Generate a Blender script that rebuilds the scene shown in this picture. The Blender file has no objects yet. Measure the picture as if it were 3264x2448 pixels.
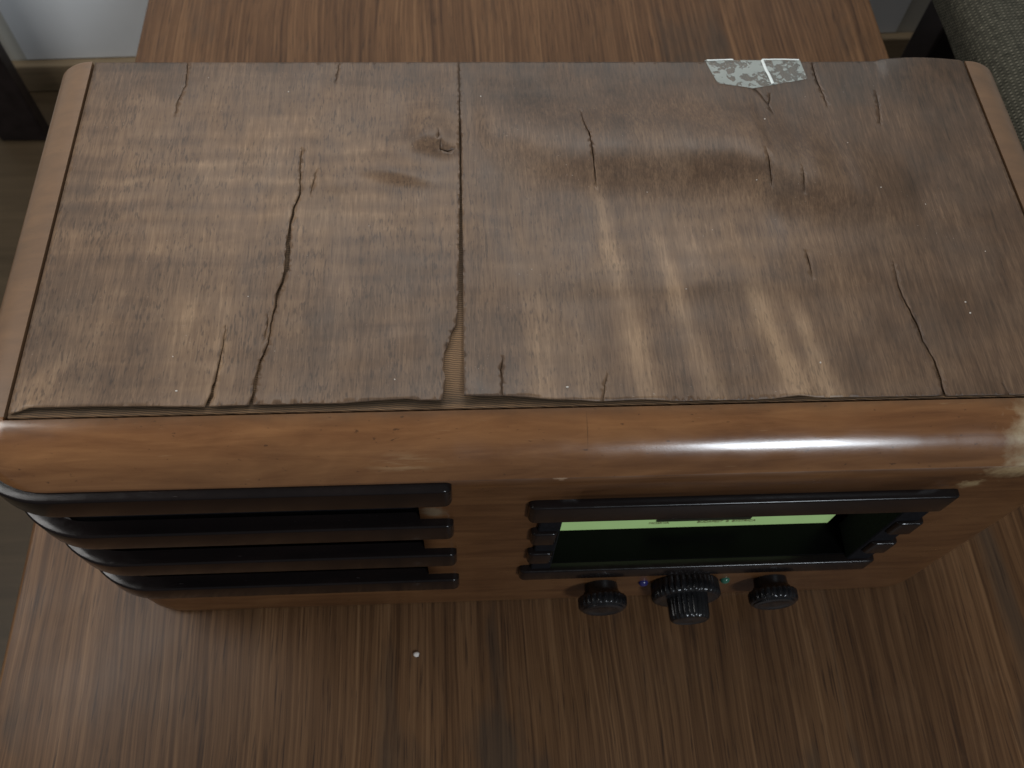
import bpy, bmesh, math, random
from mathutils import Vector, Matrix, noise as mnoise
from mathutils.geometry import delaunay_2d_cdt

random.seed(7)
S = bpy.context.scene
COL = S.collection
R = math.radians

# ------------------------------------------------------------------ camera
cd = bpy.data.cameras.new('camera')
cam = bpy.data.objects.new('camera', cd)
COL.objects.link(cam)
cam.location = (0.19432788, -0.1728529, 0.56031025)
cam.rotation_euler = (0.49129145, -0.03805726, -0.04371201)
cd.sensor_width = 36.0
cd.lens = 31.21
cd.clip_start = 0.01
cd.clip_end = 50
cd.dof.use_dof = True
cd.dof.focus_distance = 0.42
cd.dof.aperture_fstop = 16.0
S.camera = cam

# ------------------------------------------------------------------ world and lamps
w = bpy.data.worlds.new('World')
S.world = w
w.use_nodes = True
bg = w.node_tree.nodes['Background']
bg.inputs[0].default_value = (0.97, 0.97, 1.0, 1)
bg.inputs[1].default_value = 0.08


def area(name, loc, target, sx, sy, power, col):
    l = bpy.data.lights.new(name, 'AREA')
    l.shape = 'RECTANGLE'
    l.size, l.size_y = sx, sy
    l.energy = power
    l.color = col
    o = bpy.data.objects.new(name, l)
    COL.objects.link(o)
    o.location = loc
    d = Vector(target) - Vector(loc)
    o.rotation_euler = d.to_track_quat('-Z', 'Y').to_euler()
    return o


# daylight window behind the photographer, to the right
area('window_light', (1.24, -1.90, 1.86), (0.3, 0.0, 0.2), 0.44, 0.46, 23.0, (0.84, 0.92, 1.0))
# light falling from the bright far side of the room
area('room_light', (0.22, 0.84, 1.02), (0.22, 0.02, 0.05), 1.1, 0.55, 6.5, (1.0, 0.965, 0.91))
# unseen fill lamp above the table's left, added to brighten the far wall
area('wall_fill_light', (-0.55, 0.12, 0.75), (-0.25, 0.93, -0.25), 0.4, 0.4, 3.4, (1.0, 0.98, 0.95))

S.view_settings.view_transform = 'Standard'
S.view_settings.look = 'None'
S.view_settings.exposure = 0.35
S.view_settings.gamma = 1

# ------------------------------------------------------------------ material helpers
class NT:
    def __init__(self, name):
        self.m = bpy.data.materials.new(name)
        self.m.use_nodes = True
        self.t = self.m.node_tree
        self.b = self.t.nodes['Principled BSDF']
        self._co = None

    def n(self, typ, **kw):
        nd = self.t.nodes.new(typ)
        for k, v in kw.items():
            setattr(nd, k, v)
        return nd

    def link(self, a, b):
        self.t.links.new(a, b)

    def co(self):
        if self._co is None:
            self._co = self.n('ShaderNodeTexCoord').outputs['Object']
        return self._co

    def noise(self, scale, vec=(1, 1, 1), detail=4, rough=0.55, dist=0.0, off=(0, 0, 0), src=None):
        mp = self.n('ShaderNodeMapping')
        mp.inputs['Scale'].default_value = vec
        mp.inputs['Location'].default_value = off
        self.link(src or self.co(), mp.inputs[0])
        nz = self.n('ShaderNodeTexNoise')
        nz.inputs['Scale'].default_value = scale
        nz.inputs['Detail'].default_value = detail
        nz.inputs['Roughness'].default_value = rough
        nz.inputs['Distortion'].default_value = dist
        self.link(mp.outputs[0], nz.inputs['Vector'])
        return nz.outputs['Fac']

    def ramp(self, fac, stops, interp='LINEAR'):
        r = self.n('ShaderNodeValToRGB')
        r.color_ramp.interpolation = interp
        e = r.color_ramp.elements
        while len(e) < len(stops):
            e.new(0.5)
        for i, (p, c) in enumerate(stops):
            e[i].position = p
            if not isinstance(c, (tuple, list)):
                c = (c, c, c)
            e[i].color = (*c, 1)
        self.link(fac, r.inputs[0])
        return r.outputs[0]

    def mix(self, fac, a, b, mode='MIX'):
        x = self.n('ShaderNodeMix', data_type='RGBA', blend_type=mode)
        for s, v in ((x.inputs[0], fac), (x.inputs[6], a), (x.inputs[7], b)):
            if isinstance(v, (int, float)):
                s.default_value = v
            elif isinstance(v, (tuple, list)):
                s.default_value = (*v, 1)
            else:
                self.link(v, s)
        return x.outputs[2]

    def math(self, op, a, b=0.0, clamp=False):
        x = self.n('ShaderNodeMath', operation=op, use_clamp=clamp)
        for s, v in ((x.inputs[0], a), (x.inputs[1], b)):
            if isinstance(v, (int, float)):
                s.default_value = v
            else:
                self.link(v, s)
        return x.outputs[0]

    def spot(self, centre, radius, soft=0.4, nscale=120, namp=0.5, stretch=(1, 1, 1)):
        """mask 1 inside a ragged patch round a point of the object"""
        mp = self.n('ShaderNodeMapping', vector_type='POINT')
        mp.inputs['Location'].default_value = [-c * s for c, s in zip(centre, stretch)]
        mp.inputs['Scale'].default_value = stretch
        self.link(self.co(), mp.inputs[0])
        ln = self.n('ShaderNodeVectorMath', operation='LENGTH')
        self.link(mp.outputs[0], ln.inputs[0])
        d = self.math('DIVIDE', ln.outputs['Value'], radius)
        nz = self.noise(nscale, detail=5)
        d2 = self.math('ADD', d, self.math('MULTIPLY', self.math('SUBTRACT', nz, 0.5), namp * 2))
        return self.ramp(d2, [(max(0.0, 0.75 - soft), 1.0), (0.75 + 0.2, 0.0)])

    def attr(self, name):
        a = self.n('ShaderNodeAttribute')
        a.attribute_name = name
        return a.outputs['Fac']

    def bump(self, h, strength, dist):
        bp = self.n('ShaderNodeBump')
        bp.inputs['Strength'].default_value = strength
        bp.inputs['Distance'].default_value = dist
        self.link(h, bp.inputs['Height'])
        self.link(bp.outputs[0], self.b.inputs['Normal'])

    def set(self, color=None, rough=None, spec=None, coat=None, coat_rough=None, metal=None):
        for k, v in (('Base Color', color), ('Roughness', rough), ('Specular IOR Level', spec),
                     ('Coat Weight', coat), ('Coat Roughness', coat_rough), ('Metallic', metal)):
            if v is None:
                continue
            s = self.b.inputs[k]
            if isinstance(v, (tuple, list)):
                s.default_value = (*v, 1)
            elif isinstance(v, (int, float)):
                s.default_value = v
            else:
                self.link(v, s)
        return self.m


def mat_veneer():
    m = NT('old_veneer')
    fig = m.attr('figure')
    sx = m.n('ShaderNodeSeparateXYZ')
    m.link(m.co(), sx.inputs[0])
    mott = m.noise(38, (1, 0.55, 1), 4, 0.55, 0.5)
    band = m.noise(95, (0.22, 1, 1), 3, 0.5, 0.6)
    grain = m.noise(520, (1, 0.07, 1), 4, 0.65, 0.15)
    hair = m.noise(1500, (1, 0.06, 1), 2, 0.6, 0.0, (2, 1, 0))
    f = m.math('ADD', m.math('MULTIPLY', m.math('SUBTRACT', mott, 0.5), 0.55), fig)
    f = m.math('ADD', f, m.math('MULTIPLY', m.math('SUBTRACT', band, 0.5), m.ramp(sx.outputs['X'], [(0.17, 0.42), (0.30, 0.15)])))
    f = m.math('ADD', f, m.math('MULTIPLY', m.math('SUBTRACT', grain, 0.5), 0.62))
    f = m.math('ADD', f, m.math('MULTIPLY', m.math('SUBTRACT', hair, 0.5), 0.50))
    c = m.ramp(f, [(0.0, (0.042, 0.0275, 0.018)), (0.33, (0.102, 0.0610, 0.0365)),
                   (0.62, (0.178, 0.110, 0.0640)), (1.0, (0.33, 0.217, 0.128))])
    # grey tarnish
    tar = m.ramp(m.noise(28, detail=4, off=(3, 1, 0)), [(0.46, 0.0), (0.75, 0.26)])
    c = m.mix(tar, c, (0.092, 0.076, 0.062))
    # short dark pores along the grain, thicker in some places
    pore = m.noise(1050, (1, 0.20, 1), 2, 0.5, 0, (5, 0, 0))
    pm = m.noise(55, (1, 0.6, 1), 3, 0.6, 0, (9, 2, 0))
    pmask = m.ramp(m.math('ADD', pore, m.math('MULTIPLY', m.math('SUBTRACT', pm, 0.5), 0.42)),
                   [(0.57, 0.0), (0.71, 0.55)])
    pmask = m.math('MULTIPLY', pmask, m.ramp(sx.outputs['X'], [(0.18, 1.0), (0.42, 0.45)]))
    c = m.mix(pmask, c, (0.030, 0.021, 0.017))
    # pale scuffs and dust
    dust = m.ramp(m.noise(900, detail=2, off=(1, 7, 0)), [(0.70, 0.0), (0.78, 0.7)])
    c = m.mix(m.math('MULTIPLY', dust, m.ramp(m.noise(35, detail=3, off=(4, 4, 4)), [(0.45, 0.0), (0.65, 0.8)])), c, (0.40, 0.35, 0.30))
    m.set(c, m.ramp(mott, [(0.3, 0.38), (0.7, 0.52)]), 0.36)
    m.bump(m.math('ADD', m.math('MULTIPLY', grain, 0.5), m.math('MULTIPLY', pmask, -0.5)), 0.06, 0.0003)
    return m.m


def mat_substrate():
    m = NT('bare_plywood')
    rib = m.n('ShaderNodeTexWave', wave_type='BANDS', bands_direction='Y', wave_profile='SIN')
    rib.inputs['Scale'].default_value = 290
    rib.inputs['Distortion'].default_value = 3.0
    rib.inputs['Detail'].default_value = 2
    mp = m.n('ShaderNodeMapping')
    mp.inputs['Rotation'].default_value = (0, 0, 0.12)
    m.link(m.co(), mp.inputs[0])
    m.link(mp.outputs[0], rib.inputs['Vector'])
    c = m.ramp(rib.outputs['Fac'], [(0.1, (0.085, 0.050, 0.026)), (0.9, (0.27, 0.160, 0.080))])
    c = m.mix(m.ramp(m.noise(90), [(0.4, 0.0), (0.75, 0.6)]), c, (0.13, 0.08, 0.045))
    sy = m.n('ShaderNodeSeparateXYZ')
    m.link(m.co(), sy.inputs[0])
    lip_shade = m.ramp(m.math('ADD', sy.outputs['Y'], m.math('MULTIPLY', m.math('SUBTRACT', m.noise(140), 0.5), 0.004)), [(0.0015, 0.0), (0.0035, 0.8), (0.012, 0.0)])  # shade under the lifted veneer lip, put into the board colour
    c = m.mix(lip_shade, c, (0.048, 0.034, 0.022))
    c = m.mix(m.ramp(sy.outputs['Y'], [(0.03, 0.0), (0.07, 0.6)]), c, (0.060, 0.040, 0.024))
    m.set(c, 0.7, 0.3)
    m.bump(rib.outputs['Fac'], 0.25, 0.0003)
    return m.m


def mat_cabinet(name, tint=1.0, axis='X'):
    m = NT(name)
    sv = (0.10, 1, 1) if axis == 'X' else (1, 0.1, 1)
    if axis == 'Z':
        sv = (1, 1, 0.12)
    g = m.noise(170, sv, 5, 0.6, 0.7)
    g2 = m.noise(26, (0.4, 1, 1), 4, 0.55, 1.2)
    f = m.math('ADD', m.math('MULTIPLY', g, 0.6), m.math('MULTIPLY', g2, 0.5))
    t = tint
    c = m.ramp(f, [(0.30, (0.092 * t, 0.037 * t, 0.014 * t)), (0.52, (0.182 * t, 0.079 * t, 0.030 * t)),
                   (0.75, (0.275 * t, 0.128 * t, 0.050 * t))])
    speck = m.ramp(m.noise(520, (0.5, 1, 1), 2), [(0.68, 0.0), (0.76, 0.7)])
    c = m.mix(speck, c, (0.05, 0.025, 0.013))
    return m, c, g


def mat_rim():
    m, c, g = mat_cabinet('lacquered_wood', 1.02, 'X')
    # rubbed-through pale wood at the right front corner, a scrape and a dark knot
    pale = m.spot((0.468, -0.017, 0.206), 0.036, 0.30, 150, 0.40, (1.0, 1.0, 1.0))
    c = m.mix(pale, c, m.ramp(m.noise(260, (0.3, 1, 1)), [(0.3, (0.36, 0.27, 0.15)), (0.7, (0.62, 0.52, 0.34))]))
    scr = m.spot((0.168, -0.021, 0.2045), 0.015, 0.5, 90, 0.5, (0.8, 2.4, 2.4))
    streak = m.ramp(m.noise(420, (0.12, 1, 1), 3, 0.6), [(0.48, 0.0), (0.60, 1.0)])
    c = m.mix(m.math('MULTIPLY', m.math('MULTIPLY', scr, streak), 0.6), c, (0.36, 0.22, 0.11))
    knot = m.spot((0.3803, -0.0134, 0.2065), 0.0062, 0.5, 300, 0.4, (0.7, 1.6, 1.6))
    c = m.mix(m.math('MULTIPLY', knot, 0.85), c, (0.035, 0.016, 0.014))
    rubm = m.ramp(m.noise(14, (0.5, 1, 1), 5, 0.65, 0.4, (7, 2, 1)), [(0.48, 0.0), (0.72, 0.35)])
    c = m.mix(rubm, c, (0.060, 0.028, 0.012))
    scrt = m.ramp(m.noise(1300, (0.05, 1, 1), 2, 0.5, 0.3, (4, 4, 4)), [(0.70, 0.0), (0.76, 0.5)])
    c = m.mix(scrt, c, (0.30, 0.18, 0.09))
    hairline = m.spot((0.2475, -0.0100, 0.2125), 0.0105, 0.3, 60, 0.12, (34, 1, 1))
    c = m.mix(m.math('MULTIPLY', hairline, 0.45), c, (0.03, 0.018, 0.010))
    # grime along the groove
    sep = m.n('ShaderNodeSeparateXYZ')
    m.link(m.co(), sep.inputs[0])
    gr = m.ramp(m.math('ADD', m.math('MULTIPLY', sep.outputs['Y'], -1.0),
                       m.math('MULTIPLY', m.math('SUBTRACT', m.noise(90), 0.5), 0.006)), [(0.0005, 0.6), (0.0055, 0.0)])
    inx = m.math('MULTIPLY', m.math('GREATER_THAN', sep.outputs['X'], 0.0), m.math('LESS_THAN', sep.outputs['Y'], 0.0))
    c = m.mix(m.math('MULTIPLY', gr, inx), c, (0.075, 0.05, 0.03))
    # dusty, dulled finish on the side strips
    side = m.math('GREATER_THAN', sep.outputs['Y'], 0.001)
    c = m.mix(m.math('MULTIPLY', side, 0.6), c, (0.128, 0.088, 0.055))
    rough = m.ramp(m.noise(60, detail=4), [(0.3, 0.15), (0.7, 0.26)])
    rough = m.mix(m.math('MULTIPLY', side, 0.8), rough, (0.5, 0.5, 0.5))
    m.set(c, rough, 0.5, 0.45, 0.13)
    m.bump(m.math('ADD', g, m.math('MULTIPLY', m.noise(1100), 0.4)), 0.10, 0.0004)
    return m.m


def mat_front():
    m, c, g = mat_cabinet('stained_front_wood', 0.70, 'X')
    pale = m.spot((0.446, -0.027, 0.194), 0.015, 0.6, 260, 0.7, (0.8, 1, 1.2))
    c = m.mix(m.math('MULTIPLY', pale, 0.65), c, (0.44, 0.32, 0.17))
    p2 = m.spot((0.4315, -0.027, 0.1775), 0.006, 0.5, 300, 0.9, (0.8, 1, 1.0))
    c = m.mix(m.math('MULTIPLY', p2, 0.8), c, (0.40, 0.29, 0.15))
    p3 = m.spot((0.236, -0.027, 0.199), 0.004, 0.3, 300, 0.6)
    c = m.mix(p3, c, (0.36, 0.23, 0.14))
    chip = m.spot((0.1785, -0.027, 0.160), 0.008, 0.3, 250, 0.7)
    c = m.mix(m.math('MULTIPLY', chip, 0.7), c, (0.20, 0.155, 0.10))
    m.set(c, m.ramp(m.noise(50), [(0.3, 0.26), (0.7, 0.42)]), 0.45)
    m.bump(g, 0.12, 0.0004)
    return m.m


def mat_bar():
    m = NT('black_lacquer')
    n1 = m.noise(60, (0.3, 1, 1))
    c = m.ramp(n1, [(0.3, (0.007, 0.0055, 0.0055)), (0.8, (0.015, 0.010, 0.009))])
    sc = m.ramp(m.noise(700, (0.2, 1, 1), 2), [(0.72, 0.0), (0.8, 0.5)])
    c = m.mix(sc, c, (0.08, 0.07, 0.065))
    m.set(c, m.ramp(m.noise(200), [(0.3, 0.15), (0.7, 0.25)]), 0.34)
    m.bump(m.noise(300, (0.3, 1, 1)), 0.05, 0.0005)
    return m.m


def mat_plain(name, col, rough, spec=0.5, nscale=80, var=0.25, bump=0.0):
    m = NT(name)
    n1 = m.noise(nscale, detail=4)
    a = tuple(x * (1 - var) for x in col)
    b = tuple(min(1, x * (1 + var)) for x in col)
    m.set(m.ramp(n1, [(0.3, a), (0.7, b)]), rough, spec)
    if bump:
        m.bump(n1, bump, 0.001)
    return m.m


def mat_emit(name, col, strength):
    m = NT(name)
    n1 = m.noise(30, detail=2)
    c = m.ramp(n1, [(0.3, tuple(x * 0.9 for x in col)), (0.7, col)])
    m.set(tuple(x * 0.3 for x in col), 0.25)
    m.link(c, m.b.inputs['Emission Color'])
    m.b.inputs['Emission Strength'].default_value = strength
    return m.m


def mat_table():
    m = NT('table_veneer')
    # grain lines run with the length of the table and bend a little round flame figures
    warp = m.noise(5.0, (1.0, 0.45, 1), 2, 0.5, 0.0, (2, 0.3, 0))
    wav = m.noise(30.0, (1.0, 0.30, 1), 2, 0.5, 0.0, (6, 0.3, 0))
    comb = m.n('ShaderNodeCombineXYZ')
    m.link(m.math('ADD', m.math('MULTIPLY', m.math('SUBTRACT', warp, 0.5), 0.036),
                  m.math('MULTIPLY', m.math('SUBTRACT', wav, 0.5), 0.003)), comb.inputs[0])
    cx = m.n('ShaderNodeVectorMath', operation='ADD')
    m.link(m.co(), cx.inputs[0])
    m.link(comb.outputs[0], cx.inputs[1])
    src = cx.outputs[0]
    broad = m.noise(24, (1, 0.03, 1), 2, 0.5, 0.0, src=src)
    fine = m.noise(230, (1, 0.012, 1), 3, 0.6, 0.0, src=src)
    hair = m.noise(760, (1, 0.010, 1), 3, 0.65, 0.0, src=src)
    f = m.math('ADD', m.math('MULTIPLY', broad, 0.24), m.math('MULTIPLY', fine, 0.36))
    f = m.math('ADD', f, m.math('MULTIPLY', hair, 0.40))
    c = m.ramp(f, [(0.36, (0.044, 0.0195, 0.0078)), (0.46, (0.090, 0.0425, 0.0172)),
                   (0.54, (0.134, 0.0665, 0.0285)), (0.66, (0.212, 0.114, 0.052))])
    # smoky dark figure
    smo = m.noise(12, (1, 0.32, 1), 4, 0.55, 1.4, (1.7, 0.4, 0))
    c = m.mix(m.ramp(smo, [(0.58, 0.0), (0.70, 0.6)]), c, (0.046, 0.034, 0.024))
    pore = m.noise(900, (1, 0.035, 1), 2, 0.5, 0, (3, 0, 0))
    c = m.mix(m.ramp(pore, [(0.58, 0.0), (0.70, 0.7)]), c, (0.026, 0.013, 0.007))
    # faint rubbed marks
    rub = m.ramp(m.noise(18, (1, 1, 1), 5, 0.7, 0.5, (8, 3, 1)), [(0.55, 0.0), (0.8, 0.18)])
    c = m.mix(rub, c, (0.21, 0.125, 0.070))
    m.set(c, m.ramp(m.noise(14, detail=5), [(0.3, 0.36), (0.7, 0.48)]), 0.27)
    m.bump(m.math('ADD', hair, m.math('MULTIPLY', pore, -0.8)), 0.10, 0.0003)
    return m.m


def mat_tape():
    m = NT('clouded_adhesive_tape')
    n1 = m.noise(170, (1, 1, 1), 2, 0.5, 0.3)
    n2 = m.noise(420, (1, 1, 1), 2, 0.5, 0.4, (3, 0, 0))
    blot = m.ramp(n1, [(0.51, 0.0), (0.56, 1.0)])
    blot2 = m.ramp(n2, [(0.55, 0.0), (0.60, 0.8)])
    bl = m.math('MAXIMUM', blot, blot2)
    m.set((0.50, 0.57, 0.54), 0.35, 0.5)
    al = m.math('ADD', m.math('MULTIPLY', bl, 0.38), 0.14)
    m.link(al, m.b.inputs['Alpha'])
    return m.m


def mat_fabric():
    m = NT('woven_upholstery')
    uv = m.n('ShaderNodeUVMap')
    uv.uv_map = 'UVMap'
    warp = m.noise(6, detail=2, src=uv.outputs[0])
    sp = m.n('ShaderNodeSeparateXYZ')
    m.link(uv.outputs[0], sp.inputs[0])

    def wv(src, k, ph):
        v = m.math('ADD', m.math('MULTIPLY', src, k), m.math('MULTIPLY', warp, ph))
        return m.math('SINE', v)
    a = wv(sp.outputs[0], 2 * math.pi / 0.0042, 4)
    b = wv(sp.outputs[1], 2 * math.pi / 0.0036, 3)
    wov = m.math('ADD', m.math('MULTIPLY', m.math('MULTIPLY', a, b), 0.5), 0.5)
    row = m.math('ADD', m.math('MULTIPLY', b, 0.5), 0.5)
    h = m.math('ADD', m.math('MULTIPLY', wov, 0.6), m.math('MULTIPLY', row, 0.4))
    thr = m.noise(160, (1, 1, 1), 3, src=uv.outputs[0])
    f = m.math('ADD', m.math('MULTIPLY', h, 0.75), m.math('MULTIPLY', m.math('SUBTRACT', thr, 0.5), 0.6))
    c = m.ramp(f, [(0.15, (0.018, 0.018, 0.013)), (0.5, (0.075, 0.071, 0.053)), (0.85, (0.27, 0.248, 0.19))])
    m.set(c, 0.9, 0.15)
    m.bump(h, 0.8, 0.0012)
    return m.m


def mat_floor():
    m = NT('floor_boards')
    g = m.noise(60, (0.06, 1, 1), 4, 0.6, 0.4)
    g2 = m.noise(7, detail=3)
    c = m.ramp(m.math('ADD', m.math('MULTIPLY', g, 0.7), m.math('MULTIPLY', g2, 0.3)),
               [(0.3, (0.050, 0.034, 0.018)), (0.7, (0.095, 0.066, 0.037))])
    m.set(c, 0.45, 0.4)
    return m.m


def mat_skirting():
    m = NT('skirting_wood')
    g = m.noise(90, (0.06, 1, 1), 4, 0.6, 0.4)
    m.set(m.ramp(g, [(0.3, (0.22, 0.165, 0.10)), (0.7, (0.34, 0.26, 0.165))]), 0.4, 0.4)
    return m.m


M = dict(
    veneer=mat_veneer(), substrate=mat_substrate(), rim=mat_rim(), front=mat_front(), bar=mat_bar(),
    table=mat_table(), tape=mat_tape(), fabric=mat_fabric(), floor=mat_floor(), skirting=mat_skirting(),
    cloth=mat_plain('grille_cloth', (0.006, 0.006, 0.008), 0.9, 0.2, 900, 0.6, 0.3),
    black=mat_plain('black_dial_interior', (0.002, 0.002, 0.002), 0.30, 0.08, 40, 0.3),
    knob=mat_plain('black_bakelite', (0.012, 0.012, 0.013), 0.22, 0.5, 150, 0.4, 0.02),
    dial=mat_emit('backlit_dial_glass', (0.42, 0.64, 0.27), 0.34),
    ink=mat_plain('dial_printing', (0.10, 0.025, 0.015), 0.6, 0.3),
    plate=mat_plain('dial_tuning_plate', (0.030, 0.030, 0.018), 0.5, 0.4),
    ledb=mat_plain('blue_jewel', (0.03, 0.03, 0.14), 0.15, 0.6, 60, 0.2),
    ledg=mat_plain('green_jewel', (0.04, 0.15, 0.10), 0.15, 0.6, 60, 0.2),
    wall=mat_plain('wall_paint', (0.58, 0.57, 0.51), 0.8, 0.2, 12, 0.05, 0.05),
    white=mat_plain('lit_wall_tone', (0.82, 0.85, 0.87), 0.55, 0.3, 14, 0.02, 0.02),  # pale colour standing for light on the wall
    darkwood=mat_plain('dark_stained_wood', (0.018, 0.013, 0.013), 0.45, 0.3, 50, 0.4),
    tapew=mat_plain('creased_tape', (0.72, 0.78, 0.76), 0.4, 0.4, 200, 0.1),
    crumb=mat_plain('white_crumb', (0.78, 0.72, 0.66), 0.8, 0.2, 300, 0.1),
    dust=mat_plain('pale_dust', (0.62, 0.58, 0.52), 0.9, 0.1, 300, 0.15),
)

# ------------------------------------------------------------------ object helpers
def link_mesh(name, verts, faces, mat, parent=None, smooth=False):
    me = bpy.data.meshes.new(name)
    me.from_pydata([tuple(v) for v in verts], [], faces)
    me.update()
    if smooth:
        me.shade_smooth()
    me.materials.append(M[mat])
    o = bpy.data.objects.new(name, me)
    COL.objects.link(o)
    if parent:
        o.parent = parent
    return o


def link_bm(name, bm, mat, parent=None, smooth=False):
    me = bpy.data.meshes.new(name)
    bm.normal_update()
    bm.to_mesh(me)
    bm.free()
    if smooth:
        me.shade_smooth()
    me.materials.append(M[mat])
    o = bpy.data.objects.new(name, me)
    COL.objects.link(o)
    if parent:
        o.parent = parent
    return o


def sharp(o, ang=35):
    """smooth shading with sharp creases kept"""
    me = o.data
    bm = bmesh.new()
    bm.from_mesh(me)
    for f in bm.faces:
        f.smooth = True
    for e in bm.edges:
        if len(e.link_faces) == 2:
            e.smooth = e.calc_face_angle(0) < R(ang)
    bm.to_mesh(me)
    bm.free()
    return o


def thing(name, label, cat, loc=(0, 0, 0), group=None):
    o = bpy.data.objects.new(name, None)
    COL.objects.link(o)
    o.empty_display_size = 0.02
    o.location = loc
    o['label'] = label
    o['category'] = cat
    if group:
        o['group'] = group
    return o


def box_bm(x0, x1, y0, y1, z0, z1, bev=0.0, seg=2):
    bm = bmesh.new()
    bmesh.ops.create_cube(bm, size=1)
    for v in bm.verts:
        v.co = Vector(((x0 + x1) / 2 + v.co.x * (x1 - x0), (y0 + y1) / 2 + v.co.y * (y1 - y0), (z0 + z1) / 2 + v.co.z * (z1 - z0)))
    if bev:
        bmesh.ops.bevel(bm, geom=list(bm.edges), offset=bev, segments=seg, profile=0.5, affect='EDGES')
    return bm


TZ = -0.012          # table surface
FZ = -0.46           # floor
H = 0.2142           # top of the cabinet
YF = -0.027          # front panel

# ------------------------------------------------------------------ the setting
bm = bmesh.new()
bmesh.ops.create_grid(bm, x_segments=2, y_segments=2, size=2.2)
for v in bm.verts:
    v.co.z = FZ
o = link_bm('floor', bm, 'floor')
o['kind'] = 'structure'

WROT = 0.045


def wallbox(name, x0, x1, z0, z1, d0, d1, mat, bev=0):
    b = box_bm(x0, x1, d0, d1, z0, z1, bev)
    b.transform(Matrix.Translation((0, 0.934, 0)) @ Matrix.Rotation(WROT, 4, 'Z'))
    q = link_bm(name, b, mat)
    q['kind'] = 'structure'
    return q


wallbox('wall', -1.8, 2.2, FZ, 1.6, 0.0, 0.05, 'wall')
wallbox('lit_wall_area', -0.448, 0.900, FZ + 0.052, 1.598, -0.004, 0.0, 'white')  # brightly lit stretch of the wall, put in as a paler slab
wallbox('skirting_board', -1.8, 2.2, FZ, FZ + 0.05, -0.016, -0.0005, 'skirting', 0.003)

# ------------------------------------------------------------------ table
table = thing('coffee_table', 'brown wood grain coffee table under the old radio', 'table', (0.25, 0.25, FZ))


def tpart(name, bm_, mat):
    bm_.transform(Matrix.Translation((-0.25, -0.25, -FZ)))
    return link_bm(name, bm_, mat, table)


TX0, TX1 = -0.0925, 0.5975
sharp(tpart('tabletop', box_bm(TX0, TX1, -0.42, 0.80, TZ - 0.026, TZ, 0.003, 3), 'table'))
for lx in (TX0 + 0.03, TX1 - 0.085):
    for ly in (-0.39, 0.715):
        tpart('leg', box_bm(lx, lx + 0.055, ly, ly + 0.055, FZ, TZ - 0.0262, 0.003), 'table')
for ly in (-0.375, 0.735):
    tpart('apron', box_bm(TX0 + 0.0855, TX1 - 0.0855, ly, ly + 0.02, TZ - 0.085, TZ - 0.0265), 'table')

# ------------------------------------------------------------------ radio
radio = thing('vintage_radio', 'old wooden table radio with cracked veneer top and glowing green dial', 'radio', (0.24, 0.09, TZ))
RO = Vector((0.24, 0.09, TZ))


def rshift(o):
    o.data.transform(Matrix.Translation(-RO))
    o.parent = radio
    return o


# materials above read object coordinates laid out from the groove's front left corner:
# keep those by giving each radio part the inverse offset as its own location instead
def rpart(o, parent=None):
    if parent is None:
        o.parent = radio
        o.location = -RO
    else:
        o.parent = parent
    return o


GX, GY = 0.480, 0.2112   # groove rectangle
RC = 0.0365               # vertical front corner radius
XL, XR = -0.0215, 0.503
YB = 0.2125
RB = 0.0015               # back corner radius

def outline():
    """plan outline, from the back left corner round the front to the back right corner"""
    pts = []
    for i in range(7):
        a = R(90 + 90 * i / 6)
        pts.append((XL + RB + RB * math.cos(a), YB - RB + RB * math.sin(a)))
    for i in range(1, 12):
        pts.append((XL, YB - RB + (YF + RC - (YB - RB)) * i / 12))
    for i in range(13):
        a = R(180 + 90 * i / 12)
        pts.append((XL + RC + RC * math.cos(a), YF + RC + RC * math.sin(a)))
    x0, x1 = XL + RC, XR - RC
    xs = [x0 + (x1 - x0) * i / 60 for i in range(1, 60)]
    for sp_ in (0.172, 0.240, 0.414):
        k = min(range(len(xs)), key=lambda j: abs(xs[j] - sp_))
        xs[k] = sp_
    pts += [(x, YF) for x in xs]
    for i in range(13):
        a = R(270 + 90 * i / 12)
        pts.append((XR - RC + RC * math.cos(a), YF + RC + RC * math.sin(a)))
    for i in range(1, 12):
        pts.append((XR, YF + RC + (YB - RB - (YF + RC)) * i / 12))
    for i in range(7):
        a = R(0 + 90 * i / 6)
        pts.append((XR - RB + RB * math.cos(a), YB - RB + RB * math.sin(a)))
    return pts


OUT = outline()
NO = len(OUT)


def normal2(i):
    a = OUT[max(0, i - 1)]
    b = OUT[min(NO - 1, i + 1)]
    t = Vector((b[0] - a[0], b[1] - a[1])).normalized()
    return Vector((t.y, -t.x))


# rounded rim that frames the veneered top
DROP = 0.0158
G = 0.0007
verts, faces = [], []
NP = 12
rings = []
for i, (x, y) in enumerate(OUT):
    px = min(max(x, -G), GX + G)
    py = min(max(y, -G), YB)
    if px > -G and px < GX + G and y > YB - RB:   # keep the back ends on the side strips
        px = -G if x < 0.2 else GX + G
    if px in (-G, GX + G):
        py = min(py, YB - 0.0005) if y < YB - 1e-6 else y
    nrm = normal2(i)
    fr = max(0.0, -nrm.y) ** 2
    th = R(90 - 29 * fr)
    ring = [(px, py, H - 0.004)]
    for k in range(NP + 1):
        a = th * k / NP
        s = math.sin(a) / math.sin(th)
        dz = DROP * (1 - math.cos(a)) / (1 - math.cos(th))
        ring.append((px + (x - px) * s, py + (y - py) * s, H - dz))
    rings.append(ring)
nr = len(rings[0])
for r_ in rings:
    verts += r_
for i in range(NO - 1):
    for k in range(nr - 1):
        a = i * nr + k
        faces.append((a, a + 1, a + nr + 1, a + nr))
faces.append(tuple(range(nr))[::1])
faces.append(tuple((NO - 1) * nr + k for k in range(nr))[::-1])
rim = link_mesh('top_moulding', verts, faces, 'rim')
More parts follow.
